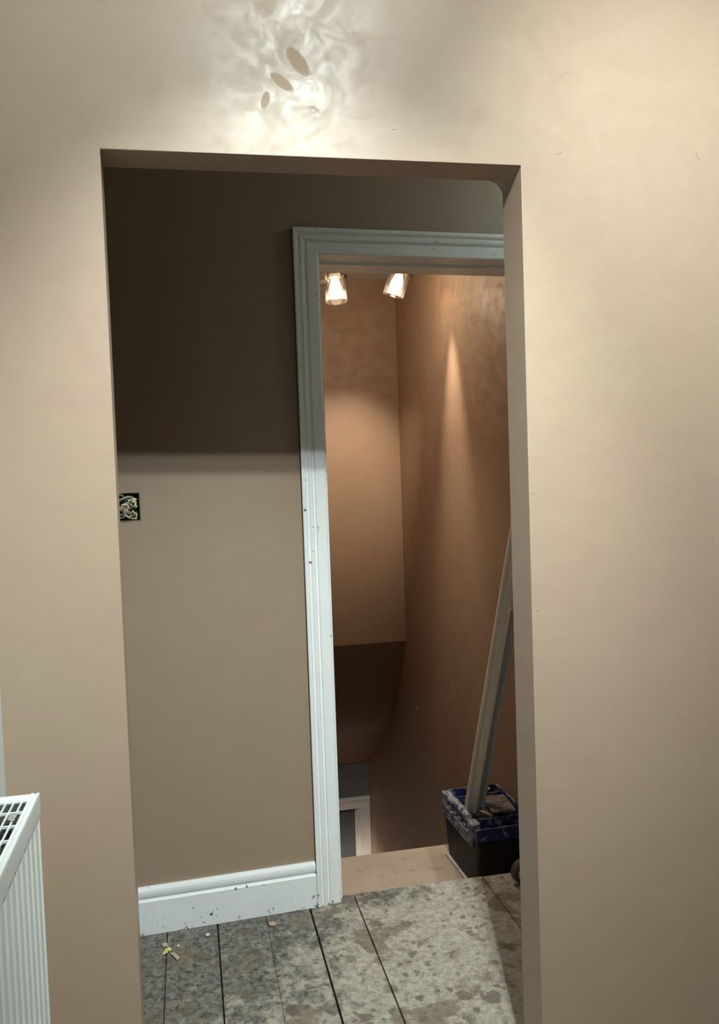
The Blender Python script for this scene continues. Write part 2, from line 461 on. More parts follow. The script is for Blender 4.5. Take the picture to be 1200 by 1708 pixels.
# far lobby wall, turned 2.6 degrees; local x along it, local y into it
FA = math.atan(0.0448)
FL = (0, 0.8141, 0)
cosA = math.cos(FA)
AO, AI, AZO, AZI = 0.3384 / cosA, 0.4152 / cosA, 2.0573, 1.985
DR = AI + 0.762                       # right inner edge of the doorway
TH = 0.165
def grid_wall(name, xs, zs, holes, y0, y1, mat):
    """slab y0..y1 over the grid lines xs, zs; holes: list of (i, j) cells left open"""
    V, F, idx = [], [], {}
    def v(x, y, z):
        k = (round(x, 5), round(y, 5), round(z, 5))
        if k not in idx: idx[k] = len(V); V.append(k)
        return idx[k]
    hs = set(holes); nx, nz = len(xs) - 1, len(zs) - 1
    solid = lambda i, j: 0 <= i < nx and 0 <= j < nz and (i, j) not in hs
    for i in range(nx):
        for j in range(nz):
            if not solid(i, j): continue
            x0, x1, z0, z1 = xs[i], xs[i + 1], zs[j], zs[j + 1]
            F.append((v(x0, y0, z0), v(x1, y0, z0), v(x1, y0, z1), v(x0, y0, z1)))
            F.append((v(x0, y1, z0), v(x0, y1, z1), v(x1, y1, z1), v(x1, y1, z0)))
            if not solid(i - 1, j): F.append((v(x0, y0, z0), v(x0, y0, z1), v(x0, y1, z1), v(x0, y1, z0)))
            if not solid(i + 1, j): F.append((v(x1, y0, z0), v(x1, y1, z0), v(x1, y1, z1), v(x1, y0, z1)))
            if not solid(i, j - 1): F.append((v(x0, y0, z0), v(x0, y1, z0), v(x1, y1, z0), v(x1, y0, z0)))
            if not solid(i, j + 1): F.append((v(x0, y0, z1), v(x1, y0, z1), v(x1, y1, z1), v(x0, y1, z1)))
    return mesh(name, V, F, mat)
BX0, BX1, BZ0, BZ1 = -0.212, -0.136, 1.213, 1.293
LIN = 0.025
xs = [-1.6, BX0, BX1, AI - LIN + 0.006, DR + LIN - 0.006, 2.3]
zs = [-0.03, BZ0, BZ1, AZI + LIN - 0.006, 2.45]
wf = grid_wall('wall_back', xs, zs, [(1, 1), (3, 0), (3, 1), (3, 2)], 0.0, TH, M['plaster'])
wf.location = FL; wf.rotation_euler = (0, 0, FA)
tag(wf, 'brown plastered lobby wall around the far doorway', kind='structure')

# lobby sides and lid
tag(box('wall_lobby_left', -1.62, -1.52, T + 0.001, 0.74, -0.03, 2.4, M['white_wall']), 'pale left end of the lobby', kind='structure')
tag(box('wall_lobby_right', 1.75, 1.85, T + 0.001, 0.885, -0.03, 2.4, M['white_wall']), 'pale right end of the lobby', kind='structure')
tag(box('ceiling_lobby', -1.62, 1.85, T + 0.001, 0.87, 2.4, 2.44, M['white_ceiling']), 'white ceiling of the small lobby', kind='structure')

# door lining and architrave
tr1 = empty('trim_1', FL, FA)
tag(tr1, 'white gloss painted door surround with chipped stepped mouldings', kind='structure')
AW = AI - AO
# moulding section: (distance from inner edge, projection)
PROF = [(0.0, 0.0), (0.0, 0.012), (0.004, 0.0145), (0.033, 0.0155), (0.0365, 0.0085), (0.0405, 0.0085), (0.045, 0.018), (0.053, 0.0195),
        (0.0575, 0.013), (0.0615, 0.0135), (0.066, 0.022), (0.0735, 0.0225), (0.0768, 0.020), (0.0768, 0.0)]
def architrave(name, p0, p1, d_out, m0, m1):
    """run of moulding: inner edge from p0 to p1 (x,z), d_out = outward unit (x,z); mitre shifts along the run at each end"""
    a = Vector(p0); b = Vector(p1); run = (b - a).normalized(); out = Vector(d_out)
    V, F = [], []
    n = len(PROF); sc = AW / 0.0768
    for e, ms in ((a, m0), (b, m1)):
        for d, h in PROF:
            q = e + out * d * sc + run * ms * d * sc
            V.append((q.x, -h, q.y))
    mi = []
    F.append(tuple(range(n))); mi.append(0)
    F.append(tuple(range(2 * n - 1, n - 1, -1))); mi.append(0)
    for i in range(n):
        j = (i + 1) % n
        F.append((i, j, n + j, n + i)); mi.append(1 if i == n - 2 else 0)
    o = mesh(name, V, F, parent=tr1, mats=[M['white_paint'], M['dark_edge']], midx=None)
    # outer flank shows old dark paint
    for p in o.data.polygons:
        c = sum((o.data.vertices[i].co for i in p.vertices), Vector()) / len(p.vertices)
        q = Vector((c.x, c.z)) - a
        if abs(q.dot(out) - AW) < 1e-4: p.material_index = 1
    return o
architrave('architrave_leg', (AI, 0.0005), (AI, AZI), (-1, 0), 0, 1)
architrave('architrave_leg', (DR, 0.0005), (DR, AZI), (1, 0), 0, 1)
architrave('architrave_head', (AI, AZI), (DR, AZI), (0, 1), -1, 1)
e_ = 0.006
box('lining_jamb', AI - LIN + e_, AI + e_, 0.0, TH, 0.0005, AZI - e_ + LIN, M['white_paint'], tr1)
box('lining_jamb', DR - e_, DR - e_ + LIN, 0.0, TH, 0.0005, AZI - e_ + LIN, M['white_paint'], tr1)
box('lining_head', AI + e_, DR - e_, 0.0, TH, AZI + e_ * 0.2, AZI - e_ + LIN, M['white_paint'], tr1)
box('door_stop', AI + e_, DR - e_, 0.075, TH, AZI - 0.006, AZI + e_ * 0.2, M['white_paint'], tr1, bevel=0.0015)
box('door_stop', AI + e_, AI + e_ + 0.007, 0.075, TH, 0.0005, AZI - 0.006, M['white_paint'], tr1)
box('door_stop', DR - e_ - 0.007, DR - e_, 0.075, TH, 0.0005, AZI - 0.006, M['white_paint'], tr1)

# skirting on the lobby wall
SK = [(0.0, 0.0), (0.0, 0.1366), (-0.008, 0.1366), (-0.0125, 0.1335), (-0.0155, 0.128), (-0.0165, 0.120), (-0.0155, 0.112), (-0.0115, 0.1065), (-0.0075, 0.1045),
      (-0.0075, 0.1025), (-0.018, 0.1015), (-0.020, 0.0985), (-0.020, 0.0)]
sk = extrude('baseboard_back', SK, -1.5, AO - 0.001, 'x', M['white_paint'])
sk.location = (FL[0], FL[1], 0.0); sk.rotation_euler = (0, 0, FA)
tag(sk, 'white skirting board with rounded top under the lobby wall', kind='structure')

# floor: boards as separate pieces over a dark subfloor
FE = 0.856
fl = empty('floor', (0, 0, 0))
tag(fl, 'dusty old wooden floorboards splashed with plaster', kind='structure')
box('subfloor', -1.5, 3.59, RY0, FE - 0.02, -0.06, -0.024, M['dark_edge'], fl)
seams = [-1.5, -1.34, -1.19, -1.04, -0.89, -0.74, -0.592, -0.445, -0.268, -0.113, 0.0335, 0.179, 0.3155, 0.4615, 0.892, 1.04, 1.19, 1.34, 1.49, 1.64, 1.79, 1.94, 2.09, 2.24, 2.39, 2.54, 2.69, 2.84, 2.99, 3.14, 3.29, 3.44, 3.59]
gaps = {0.0335: 0.0022, 0.179: 0.0004, 0.3155: 0.0026, 0.4615: 0.0019, 0.892: 0.0017}
for i in range(len(seams) - 1):
    a, b = seams[i], seams[i + 1]
    ga, gb = gaps.get(a, 0.0012), gaps.get(b, 0.0012)
    dz = random.uniform(-0.0015, 0.0)
    for (y0, y1) in (((RY0 + 0.001, -0.62 - 0.001), (-0.62 + 0.001, FE))):
        o = box('floorboard', a + ga, b - gb, y0, y1, -0.022, dz if i not in (12, 13) else 0.0, M['boards'], fl)
        bev(o, 0.0012, 1)

# ------------------------------------------------------------------ stairwell
SXL, SXR, SYB, SYE, ZS = 0.415, 1.2, 2.78, 3.885, 2.4
ZL = -2.62
YS0 = 1.03
tag(box('wall_stair_right', SXR, SXR + 0.1, YS0 - 0.0, 4.9, ZL, ZS, M['plaster_stair']), 'brown plastered right wall of the stairwell with lamp streaks', kind='structure')
tag(box('wall_stair_left', SXL - 0.1, SXL, YS0 - 0.0, 4.9, ZL, ZS, M['plaster_stair']), 'plastered left wall of the stairwell', kind='structure')
# bulkhead over the stairs: back wall, steep soffit, shallow soffit as one slab
prof = [(SYB, ZS), (SYB, 0.352), (2.982, 0.060), (3.242, -0.316), (SYE, -0.755), (SYE, ZS)]
bh = extrude('wall_stair_back', prof, SXL + 0.0005, SXR - 0.0005, 'x', M['plaster_stair'])
tag(bh, 'brown plaster bulkhead wall stepping down over the stairs', kind='structure')
tag(box('ceiling_stair', SXL - 0.1, SXR + 0.1, YS0, SYB, ZS, ZS + 0.04, M['ceiling']), 'ceiling over the stairs', kind='structure')
# foot of the stairs: end wall with a door frame
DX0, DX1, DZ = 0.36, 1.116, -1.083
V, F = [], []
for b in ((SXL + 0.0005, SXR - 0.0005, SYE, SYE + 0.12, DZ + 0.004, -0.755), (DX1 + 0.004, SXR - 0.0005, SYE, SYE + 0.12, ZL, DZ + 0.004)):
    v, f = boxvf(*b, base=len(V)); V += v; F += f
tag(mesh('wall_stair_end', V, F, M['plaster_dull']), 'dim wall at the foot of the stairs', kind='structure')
tr2 = empty('trim_2', (0, SYE, ZL))
tag(tr2, 'cream painted door frame at the foot of the stairs', kind='structure')
hz = lambda z: z - ZL
box('architrave_head', SXL + 0.003, SXR - 0.003, -0.018, -0.0002, hz(DZ), hz(-1.000), M['white_paint2'], tr2, bevel=0.003)
box('architrave_bead', SXL + 0.003, SXR - 0.003, -0.026, -0.0185, hz(-1.025), hz(-1.0005), M['white_paint2'], tr2, bevel=0.003)
box('architrave_leg', DX1, SXR - 0.003, -0.018, -0.0002, 0.0, hz(DZ) - 0.0005, M['white_paint2'], tr2, bevel=0.003)
box('lining_jamb', DX1 - 0.012, DX1 + 0.003, 0.0, 0.12, 0.0, hz(DZ) - 0.0005, M['white_paint2'], tr2)
box('door_stop', DX1 - 0.024, DX1 - 0.0125, 0.02, 0.035, 0.0, hz(DZ) - 0.0005, M['white_paint2'], tr2)
dr = empty('door_1', (0.75, SYE + 0.065, ZL))
tag(dr, 'dark grey flush door at the foot of the stairs', kind='structure')
box('door_leaf', SXL - 0.75, DX1 - 0.014 - 0.75, -0.02, 0.02, 0.004, hz(DZ) - 0.035, M['door_grey'], dr, bevel=0.002)
box('door_top_rail', SXL - 0.75, DX1 - 0.014 - 0.75, -0.026, 0.02, hz(DZ) - 0.034, hz(DZ) - 0.003, M['dark_edge'], dr, bevel=0.002)
tag(box('floor_lower', SXL - 0.1, SXR + 0.1, 3.2, 4.9, ZL - 0.05, ZL, M['low_bounce']), 'floor at the foot of the stairs', kind='structure')

st = empty('staircase', (0, 0.9, -0.19))
tag(st, 'wooden stair flight dropping away below the landing tread', kind='structure')
NOS = 1.465
y, z = NOS, -0.19
box('riser', SXL, SXR, FE - 0.012 - 0.9, FE + 0.006 - 0.9, -0.0, 0.166, M['tread'], st)
box('tread', SXL, SXR, FE - 0.012 - 0.9, NOS - 0.9, -0.03, 0.0, M['tread'], st, bevel=0.006)
for k in range(1, 13):
    zz = -0.19 * k
    box('riser', SXL, SXR, NOS + 0.195 * (k - 1) - 0.03 - 0.9, NOS + 0.195 * (k - 1) - 0.015 - 0.9, zz, zz + 0.19 - 0.031, M['low_bounce'], st)
    if zz - 0.19 > ZL + 0.05:
        box('tread', SXL, SXR, NOS + 0.195 * (k - 1) - 0.03 - 0.9, NOS + 0.195 * k - 0.9, zz - 0.03, zz - 0.0005, M['low_bounce'], st, bevel=0.006)

# ------------------------------------------------------------------ near-room ceiling light (gives the light of the near room)
cl = empty('ceiling_spotlight', (0.405, -1.19, ZC))
tag(cl, 'three-lamp ceiling light lighting the near room wall', 'lamp')
lathe('ceiling_plate', [(0.0, -0.0), (0.06, -0.0), (0.06, -0.018), (0.05, -0.025), (0.0, -0.025)], M['chrome'], cl, n=32)
for (lx, ly, lz), pw, bp, aim, deg in ROOM_LAMPS:
    dx, dy = lx - 0.405, ly + 1.19
    tube('arm', [(dx * 0.6, dy * 0.6, -0.02), (dx * 0.8, dy * 0.8, -0.05), (dx, dy, lz - ZC + 0.06)], 0.006, M['chrome'], cl, n=10)
    hd = lathe('lamp_holder', [(0.0, 0.045), (0.018, 0.045), (0.02, 0.0), (0.016, -0.004), (0.0, -0.004)], M['chrome'], cl, n=24, loc=(dx, dy, lz - ZC + 0.022))
    rb = 0.013
    lathe('bulb', [(0.0, rb)] + [(rb * math.sin(a), rb * math.cos(a)) for a in [PI * i / 10 for i in range(1, 10)]] + [(0.0, -rb)],
          emis('cool_bulb', ROOM_LAMP_COL, pw / (PI * 4 * PI * rb * rb)), hd, n=20, loc=(0, 0, -0.022))
    ld = bpy.data.lights.new('lamp_beam', 'SPOT'); ld.energy = bp; ld.color = ROOM_LAMP_COL
    ld.spot_size = math.radians(deg); ld.spot_blend = 1.0; ld.shadow_soft_size = 0.012
    lo = bpy.data.objects.new('lamp_beam', ld); link(lo, cl)
    ax_ = (Vector(aim) - Vector((lx, ly, lz))).normalized()
    lo.location = Vector((dx, dy, lz - ZC)) + ax_ * 0.03
    lo.rotation_euler = Vector((0, 0, -1)).rotation_difference(ax_).to_euler()

# added fill lamp, unseen out to the right, lifts the dark upper lobby
lb = empty('lobby_fill_lamp', (1.40, 0.45, 2.4))
tag(lb, 'added fill lamp, unseen on the lobby ceiling to the right', 'lamp')
lathe('ceiling_plate', [(0.0, 0.0), (0.05, 0.0), (0.05, -0.015), (0.0, -0.02)], M['chrome'], lb, n=28)
lathe('fill_globe', [(0.0, -0.018), (0.03, -0.022), (0.05, -0.05), (0.05, -0.075), (0.03, -0.10), (0.0, -0.108)], emis('lobby_fill_glow', (0.80, 1.0, 0.95), LOBBY_FILL), lb, n=24)

# ------------------------------------------------------------------ stairwell lamps
def stair_lamp(base, tilt_dir, tilt, label, glow_w, spot_w, spot_deg, blend, group, spot_aim=None, col=STAIR_LAMP_COL):
    """base: point where the stem meets the ceiling plate underside; glass axis leans by tilt towards tilt_dir"""
    root = empty('stair_spotlight', (base[0], base[1], ZS))
    tag(root, label, 'lamp', group)
    ax = Vector((tilt_dir[0] * math.sin(tilt), tilt_dir[1] * math.sin(tilt), -math.cos(tilt))).normalized()
    q = Vector((0, 0, -1)).rotation_difference(ax)
    eul = q.to_euler()
    drop = base[2]
    lathe('ceiling_plate', [(0.0, 0.0), (0.05, 0.0), (0.05, -0.02), (0.042, -0.026), (0.0, -0.026)], M['chrome'], root, n=32)
    tube('stem', [(0, 0, -0.024), (0, 0, -drop)], 0.011, M['chrome'], root, n=14)
    o = Vector((0, 0, -drop))
    lc = lathe('lamp_cap', [(0.0, 0.03), (0.024, 0.03), (0.027, 0.0), (0.0, 0.0)], M['chrome'], root, n=28, loc=o, rot=eul)
    R, Hh = 0.047, 0.105
    lathe('glass_shade', [(0.024, 0.006), (R + 0.010, 0.002), (R + 0.010, -0.001), (R, -0.002), (R, -Hh), (R - 0.004, -Hh), (R - 0.004, -0.004), (0.026, 0.002)],
          M['glass'], root, n=40, loc=o, rot=eul, close=True)
    bl = lathe('bulb', [(0.0, -0.002), (0.012, -0.004), (0.020, -0.02), (0.026, -0.045), (0.026, -0.072), (0.018, -0.088), (0.0, -0.092)],
               emis('warm_bulb', (1.0, 0.82, 0.60), 9.0), lc, n=24)
    ld = bpy.data.lights.new('lamp_beam', 'SPOT')
    ld.energy = spot_w; ld.color = col; ld.spot_size = math.radians(spot_deg); ld.spot_blend = blend; ld.shadow_soft_size = 0.018
    lo = bpy.data.objects.new('lamp_beam', ld); link(lo, root)
    lo.location = o + ax * 0.101
    pd = bpy.data.lights.new('lamp_glow', 'POINT'); pd.energy = glow_w; pd.color = col; pd.shadow_soft_size = 0.012
    pd.use_nodes = True
    nt = pd.node_tree; em = nt.nodes['Emission']
    tc = nt.nodes.new('ShaderNodeTexCoord'); mp = nt.nodes.new('ShaderNodeMapping'); mp.inputs['Scale'].default_value = (1, 1, 1.8)
    nz = nt.nodes.new('ShaderNodeTexNoise'); nz.inputs['Scale'].default_value = 15; nz.inputs['Detail'].default_value = 2
    mr = nt.nodes.new('ShaderNodeMapRange'); mr.inputs[1].default_value = 0.35; mr.inputs[2].default_value = 0.65; mr.inputs[3].default_value = 0.68; mr.inputs[4].default_value = 1.32
    nt.links.new(tc.outputs['Normal'], mp.inputs[0]); nt.links.new(mp.outputs[0], nz.inputs['Vector']); nt.links.new(nz.outputs[0], mr.inputs[0]); nt.links.new(mr.outputs[0], em.inputs['Strength'])
    po = bpy.data.objects.new('lamp_glow', pd); link(po, root); po.location = o + ax * 0.101
    aim = ax if spot_aim is None else (Vector(spot_aim) - (Vector((base[0], base[1], ZS)) + lo.location)).normalized()
    lo.rotation_euler = Vector((0, 0, -1)).rotation_difference(aim).to_euler()
    return root
LY = 1.86
l1 = stair_lamp((0.672, LY, 0.222), (0.3, -1), 0.10, 'upright lit glass spotlight nearest the white door surround', 5.0, 30, 80, 0.9, 'stair ceiling spotlights')
lathe('swivel_cup', [(0.0, 0.12), (0.026, 0.12), (0.028, 0.004), (0.036, 0.002), (0.036, -0.002), (0.0, -0.002)], M['chrome'], l1, n=28, loc=(-0.062, 0.0, -0.238))
stair_lamp((0.968, LY, 0.195), (-1, 0.55), 0.30, 'tilted lit glass spotlight near the stairwell corner', 2.2, 62, 50, 1.0, 'stair ceiling spotlights', spot_aim=(0.88, 2.78, 1.28))
stair_lamp((1.088, LY, 0.075), (1, 0.05), 0.06, 'stair spotlight close to the right wall hidden above the door head', 0.2, 105, 33, 1.0, 'stair ceiling spotlights')
# added unseen fill lamp for the lower door frame; disc keeps light off the soffits
hl = empty('hall_fill_lamp', (SXL, 3.30, -1.50))
tag(hl, 'added fill lamp with cutoff disc, unseen at the foot of the stairs', 'lamp')
lathe('wall_plate', [(0.0, 0.0), (0.045, 0.0), (0.042, 0.012), (0.0, 0.014)], M['chrome'], hl, n=28, rot=(0, PI / 2, 0))
tube('arm', [(0.012, 0, 0), (0.06, 0, 0.02), (0.12, 0, 0.016)], 0.006, M['chrome'], hl, n=10)
lathe('cutoff_disc', [(0.0, 0.012), (0.09, 0.004), (0.105, -0.006), (0.103, -0.009), (0.088, 0.0), (0.0, 0.007)], M['shade'], hl, n=36, loc=(0.12, 0, 0.0))
lathe('bulb', [(0.0, 0.0), (0.012, -0.01), (0.02, -0.032), (0.014, -0.05), (0.0, -0.056)], emis('hall_fill_bulb', (1.0, 0.90, 0.78), 1050), hl, n=20, loc=(0.12, 0, -0.004))

# ------------------------------------------------------------------ radiator
RX0, RX1, RY1, RYE, RZ0, RZ1 = -0.336, -0.256, -0.2, -1.45, 0.23, 0.835
rad = empty('radiator', (-0.295, (RY1 + RYE) / 2, RZ0))
tag(rad, 'white ribbed panel radiator with slotted top grille in the lower left corner', 'radiator')
ox, oy, oz = rad.location
def rbox(name, x0, x1, y0, y1, z0, z1, mat=None, bevel=0, parent=None):
    return box(name, x0 - ox, x1 - ox, y0 - oy, y1 - oy, z0 - oz, z1 - oz, mat or M['rad_white'], parent or rad, bevel)
# ribbed faces: section in (x, y) run up z
def ribbed(name, xface, sgn, y0, y1, z0, z1, pitch=0.0335):
    n = int((y1 - y0) / pitch); ys = []; V = []; F = []
    pts = []
    for k in range(n):
        yb = y1 - k * pitch
        for f, d in ((0.0, 0.0), (0.12, 0.0), (0.22, 0.0045), (0.30, 0.006), (0.40, 0.006), (0.48, 0.0045), (0.58, 0.0), (0.8, -0.0006)):
            pts.append((xface - sgn * d, yb - f * pitch))
    pts.append((xface, y0))
    pts = [p for p in pts if p[1] >= y0]
    back = [(xface - sgn * 0.010, y0), (xface - sgn * 0.010, y1)]
    prof = [(p[0] - ox, p[1] - oy) for p in pts + back]
    return extrude(name, prof, z0 - oz, z1 - oz, 'z', M['rad_white'], rad)
ribbed('front_panel', RX1, 1, RYE + 0.003, RY1 - 0.001, RZ0, 0.802)
rbox('rear_panel', RX0, RX0 + 0.010, RYE + 0.003, RY1 - 0.003, RZ0, 0.80)
# side trim: rolled cap along the top edge
cap = [(RX1 + 0.0005, 0.7995), (RX1 + 0.0015, 0.799), (RX1 + 0.0018, 0.815), (RX1 + 0.0018, 0.830), (RX1 + 0.0012, 0.834), (RX1 - 0.0005, 0.8355), (RX1 - 0.0022, 0.834), (RX1 - 0.0030, 0.8295),
       (RX1 - 0.0060, 0.8285), (RX1 - 0.0070, 0.834), (RX1 - 0.0095, 0.835), (RX1 - 0.0115, 0.834), (RX1 - 0.0115, 0.826), (RX1 - 0.002, 0.826)]
extrude('side_trim', [(a - ox, b - oz) for a, b in cap], RYE - oy, RY1 - oy, 'y', M['rad_white'], rad)
cap2 = [(2 * -0.296 - a - 0.0, b) for a, b in cap]
extrude('side_trim', [(a - ox, b - oz) for a, b in cap2], RYE - oy, RY1 - oy, 'y', M['rad_white'], rad)
# end panels
for (a, b) in ((RY1 - 0.004, RY1 + 0.0005), (RYE - 0.0005, RYE + 0.004)):
    rbox('end_panel', RX0 + 0.0005, RX1 - 0.001, a, b, RZ0 + 0.02, 0.8335, bevel=0.001)
rbox('grille_end_band', RX0 + 0.006, RX1 - 0.0116, RY1 - 0.027, RY1 - 0.0045, 0.830, 0.8345, bevel=0.001)
rbox('grille_end_band', RX0 + 0.006, RX1 - 0.0116, RYE + 0.0045, RYE + 0.027, 0.830, 0.8345, bevel=0.001)
me = None
for k in range(5):
    x = -0.2768 - k * 0.0118 + 0.0008
    if x < RX0 + 0.008: break
    rbox('grille_bar', x - 0.0011, x + 0.0011, RYE + 0.027, RY1 - 0.027, 0.8305, 0.8335)
yb = RY1 - 0.068; first = None
while yb > RYE + 0.03:
    if first is None:
        first = rbox('grille_crossbar', RX0 + 0.006, RX1 - 0.0116, -0.0013 + yb, 0.0013 + yb, 0.8307, 0.8342); y_first = yb
    else:
        c = first.copy(); link(c, rad); c.location = (0, yb - y_first, 0)
    yb -= 0.048
# folded convector fins inside
V, F = [], []
k = 0; yy = RY1 - 0.02
while yy > RYE + 0.02:
    for z in (RZ0 + 0.05, 0.80):
        V.append(((-0.278 if k % 2 else -0.314) - ox, yy - oy, z - oz))
    if k: F.append((2 * k - 2, 2 * k - 1, 2 * k + 1, 2 * k))
    k += 1; yy -= 0.012
fin = mesh('convector_fins', V, F, M['rad_dark'], rad)
md = fin.modifiers.new('solid', 'SOLIDIFY'); md.thickness = 0.001
# feet brackets to the wall, valve tail
for yk in (-0.4, -1.25):
    rbox('wall_bracket', WX0 + 0.0005, RX0, yk - 0.02, yk + 0.02, 0.30, 0.75)
tube('feed_pipe', [(-0.296 - ox, -0.26 - oy, RZ0 + 0.02 - oz), (-0.296 - ox, -0.26 - oy, 0.03 - oz), (-0.296 - ox, -0.26 - oy, 0.002 - oz)], 0.0075, M['chrome'], rad, n=12)
# paper scrap caught in the grille
def crumple(name, mat, loc, size, seed, parent=None, nx=6, ny=5, amp=0.35, rz=0.0, tilt=(0, 0), curl=0.0):
    rnd = random.Random(seed); V, F = [], []
    for j in range(ny):
        for i in range(nx):
            u, v_ = i / (nx - 1) - 0.5, j / (ny - 1) - 0.5
            ed = 1 - 0.35 * (abs(u) * 2) ** 2 * rnd.random() - 0.25 * (abs(v_) * 2) ** 2 * rnd.random()
            x, y_ = u * size[0] * ed, v_ * size[1] * ed
            z = amp * size[0] * (rnd.random() - 0.2) * 0.5 + curl * size[0] * (4 * u * u)
            V.append(Vector((x, y_, z)))
    zmin = min(v.z for v in V)
    for v in V: v.z -= zmin
    R_ = Euler((tilt[0], tilt[1], rz)).to_matrix(); V = [R_ @ v for v in V]
    zmin = min(v.z for v in V)
    V = [v - Vector((0, 0, zmin)) for v in V]
    for j in range(ny - 1):
        for i in range(nx - 1):
            a = j * nx + i; F.append((a, a + 1, a + nx + 1, a + nx))
    o = mesh(name, V, F, mat, parent, loc=loc)
    md = o.modifiers.new('solid', 'SOLIDIFY'); md.thickness = 0.0007; md.offset = 1
    return o
tag(crumple('dust_clump', M['wire_g'], (-0.2775, -0.288, 0.8337), (0.013, 0.030), 5, amp=0.25), 'grey fluff clump lying on the radiator grille', 'fluff')

# ------------------------------------------------------------------ open electrical back box in the lobby wall
bb = empty('electrical_back_box', (0, 0, 0))
bb.location = Vector(FL) + Vector(((BX0 + BX1) / 2 * cosA, (BX0 + BX1) / 2 * math.sin(FA), BZ0)); bb.rotation_euler = (0, 0, FA)
tag(bb, 'open electrical box sunk in the lobby wall and stuffed with cable ends', 'socket box')
bw, bhh = (BX1 - BX0) / 2, BZ1 - BZ0
tw = 0.0015
boxes('metal_box', [(-bw + 0.0004, bw - 0.0004, 0.038, 0.040, 0.0004, bhh - 0.0004), (-bw + 0.0004, -bw + tw, 0.002, 0.038, 0.0004, bhh - 0.0004), (bw - tw, bw - 0.0004, 0.002, 0.038, 0.0004, bhh - 0.0004),
                    (-bw + tw, bw - tw, 0.002, 0.038, 0.0004, tw), (-bw + tw, bw - tw, 0.002, 0.038, bhh - tw, bhh - 0.0004)], M['backbox'], bb)
rnd = random.Random(11)
wm = ['wire_y', 'wire_y', 'wire_g', 'wire_b', 'wire_e', 'wire_y', 'wire_g', 'wire_y', 'wire_b', 'wire_y', 'wire_e', 'wire_y', 'wire_g', 'wire_y', 'wire_e', 'wire_b']
for k, mn in enumerate(wm):
    x0, z0 = rnd.uniform(-0.028, 0.028), rnd.uniform(0.012, 0.055)
    pts = []
    a = rnd.uniform(0, 6.28)
    for i in range(9):
        s = i / 8
        rr = 0.010 + 0.006 * rnd.random()
        x = max(-0.032, min(0.032, x0 + rr * math.cos(a + s * 4.6) + rnd.uniform(-0.002, 0.002)))
        zz = max(0.006, min(0.072, z0 + rr * math.sin(a + s * 4.6) + rnd.uniform(-0.002, 0.002)))
        pts.append((x, 0.030 - 0.028 * math.sin(PI * s) - 0.004 * rnd.random(), zz))
    tube('wire', pts, 0.0026 if k % 3 else 0.0036, M[mn], bb, n=8)
tube('wire', [(-0.036, 0.004, 0.052), (-0.015, -0.004, 0.062), (0.004, -0.005, 0.070), (0.014, 0.0, 0.069), (0.018, 0.012, 0.060)], 0.0036, M['wire_g'], bb, n=10)
tube('wire', [(-0.03, 0.006, 0.074), (-0.02, -0.003, 0.079), (-0.008, 0.0, 0.073), (-0.004, 0.014, 0.062)], 0.0030, M['wire_e'], bb, n=10)
for (x, z, sx, sz, rz_) in ((0.022, 0.052, 0.016, 0.014, 0.3), (-0.014, 0.030, 0.010, 0.013, 1.1), (0.026, 0.04, 0.008, 0.016, -0.5)):
    o = crumple('sleeving_scrap', M['wire_y'], (x, 0.006, z), (sx, sz), int(x * 1000) + 60, bb, amp=0.3, tilt=(PI / 2, 0))
# ragged plaster edge round the box
V, F = [], []
N = 44
per = []
for i in range(N):
    s = 4 * i / N; e = int(s); f = s - e
    per.append([(-bw + 2 * bw * f, 0), (bw, bhh * f), (bw - 2 * bw * f, bhh), (-bw, bhh * (1 - f))][e])
for i, (x, z) in enumerate(per):
    d = Vector((x, z - bhh / 2)).normalized()
    o1 = rnd.uniform(0.0008, 0.005); pr = -rnd.uniform(0.0006, 0.0026)
    V += [(x - d.x * rnd.uniform(0, 0.002), 0.003, z - d.y * rnd.uniform(0, 0.002)), (x + d.x * 0.001, pr, z + d.y * 0.001), (x + d.x * o1, 0.0005, z + d.y * o1)]
for i in range(N):
    j = (i + 1) % N
    for k in range(2): F.append((3 * i + k, 3 * i + k + 1, 3 * j + k + 1, 3 * j + k))
mesh('ragged_plaster_edge', V, F, M['rough_edge'], bb)

# ------------------------------------------------------------------ toolbox on the landing tread
TZ = -0.19
tb = empty('toolbox', (1.062, 1.235, TZ), math.radians(1.5))
tag(tb, 'black open-topped toolbox with dusty blue rim standing on the stair tread', 'toolbox')
bxw, bxl, bxh = 0.116, 0.180, 0.245      # half width, half length, height
def tub(name, levels, thick, mat, parent):
    """open tub: levels = [(hx, hy, z)...] outside going up; wall thickness"""
    V, F = [], []
    def ring(hx, hy, z, r=0.016):
        i0 = len(V); n = 4
        for cx, cy, a0 in ((hx - r, hy - r, 0), (-hx + r, hy - r, PI / 2), (-hx + r, -hy + r, PI), (hx - r, -hy + r, 3 * PI / 2)):
            for k in range(n):
                a = a0 + PI / 2 * k / (n - 1)
                V.append((cx + r * math.cos(a), cy + r * math.sin(a), z))
        return list(range(i0, len(V)))
    rings = [ring(*l) for l in levels] + [ring(hx - thick, hy - thick, z, 0.012) for hx, hy, z in reversed(levels[1:])]
    bx = levels[0]; rings.append(ring(bx[0] - thick, bx[1] - thick, bx[2] + thick, 0.012))
    for a, b in zip(rings, rings[1:]):
        m = len(a)
        for i in range(m): F.append((a[i], a[(i + 1) % m], b[(i + 1) % m], b[i]))
    F.append(tuple(reversed(rings[0]))); F.append(tuple(rings[-1]))
    o = mesh(name, V, F, mat, parent); sharp(o, 35); return o
tub('body', [(bxw - 0.008, bxl - 0.035, 0.004), (bxw - 0.004, bxl - 0.004, 0.175), (bxw - 0.004, bxl - 0.004, 0.190)], 0.004, M['box_black'], tb)
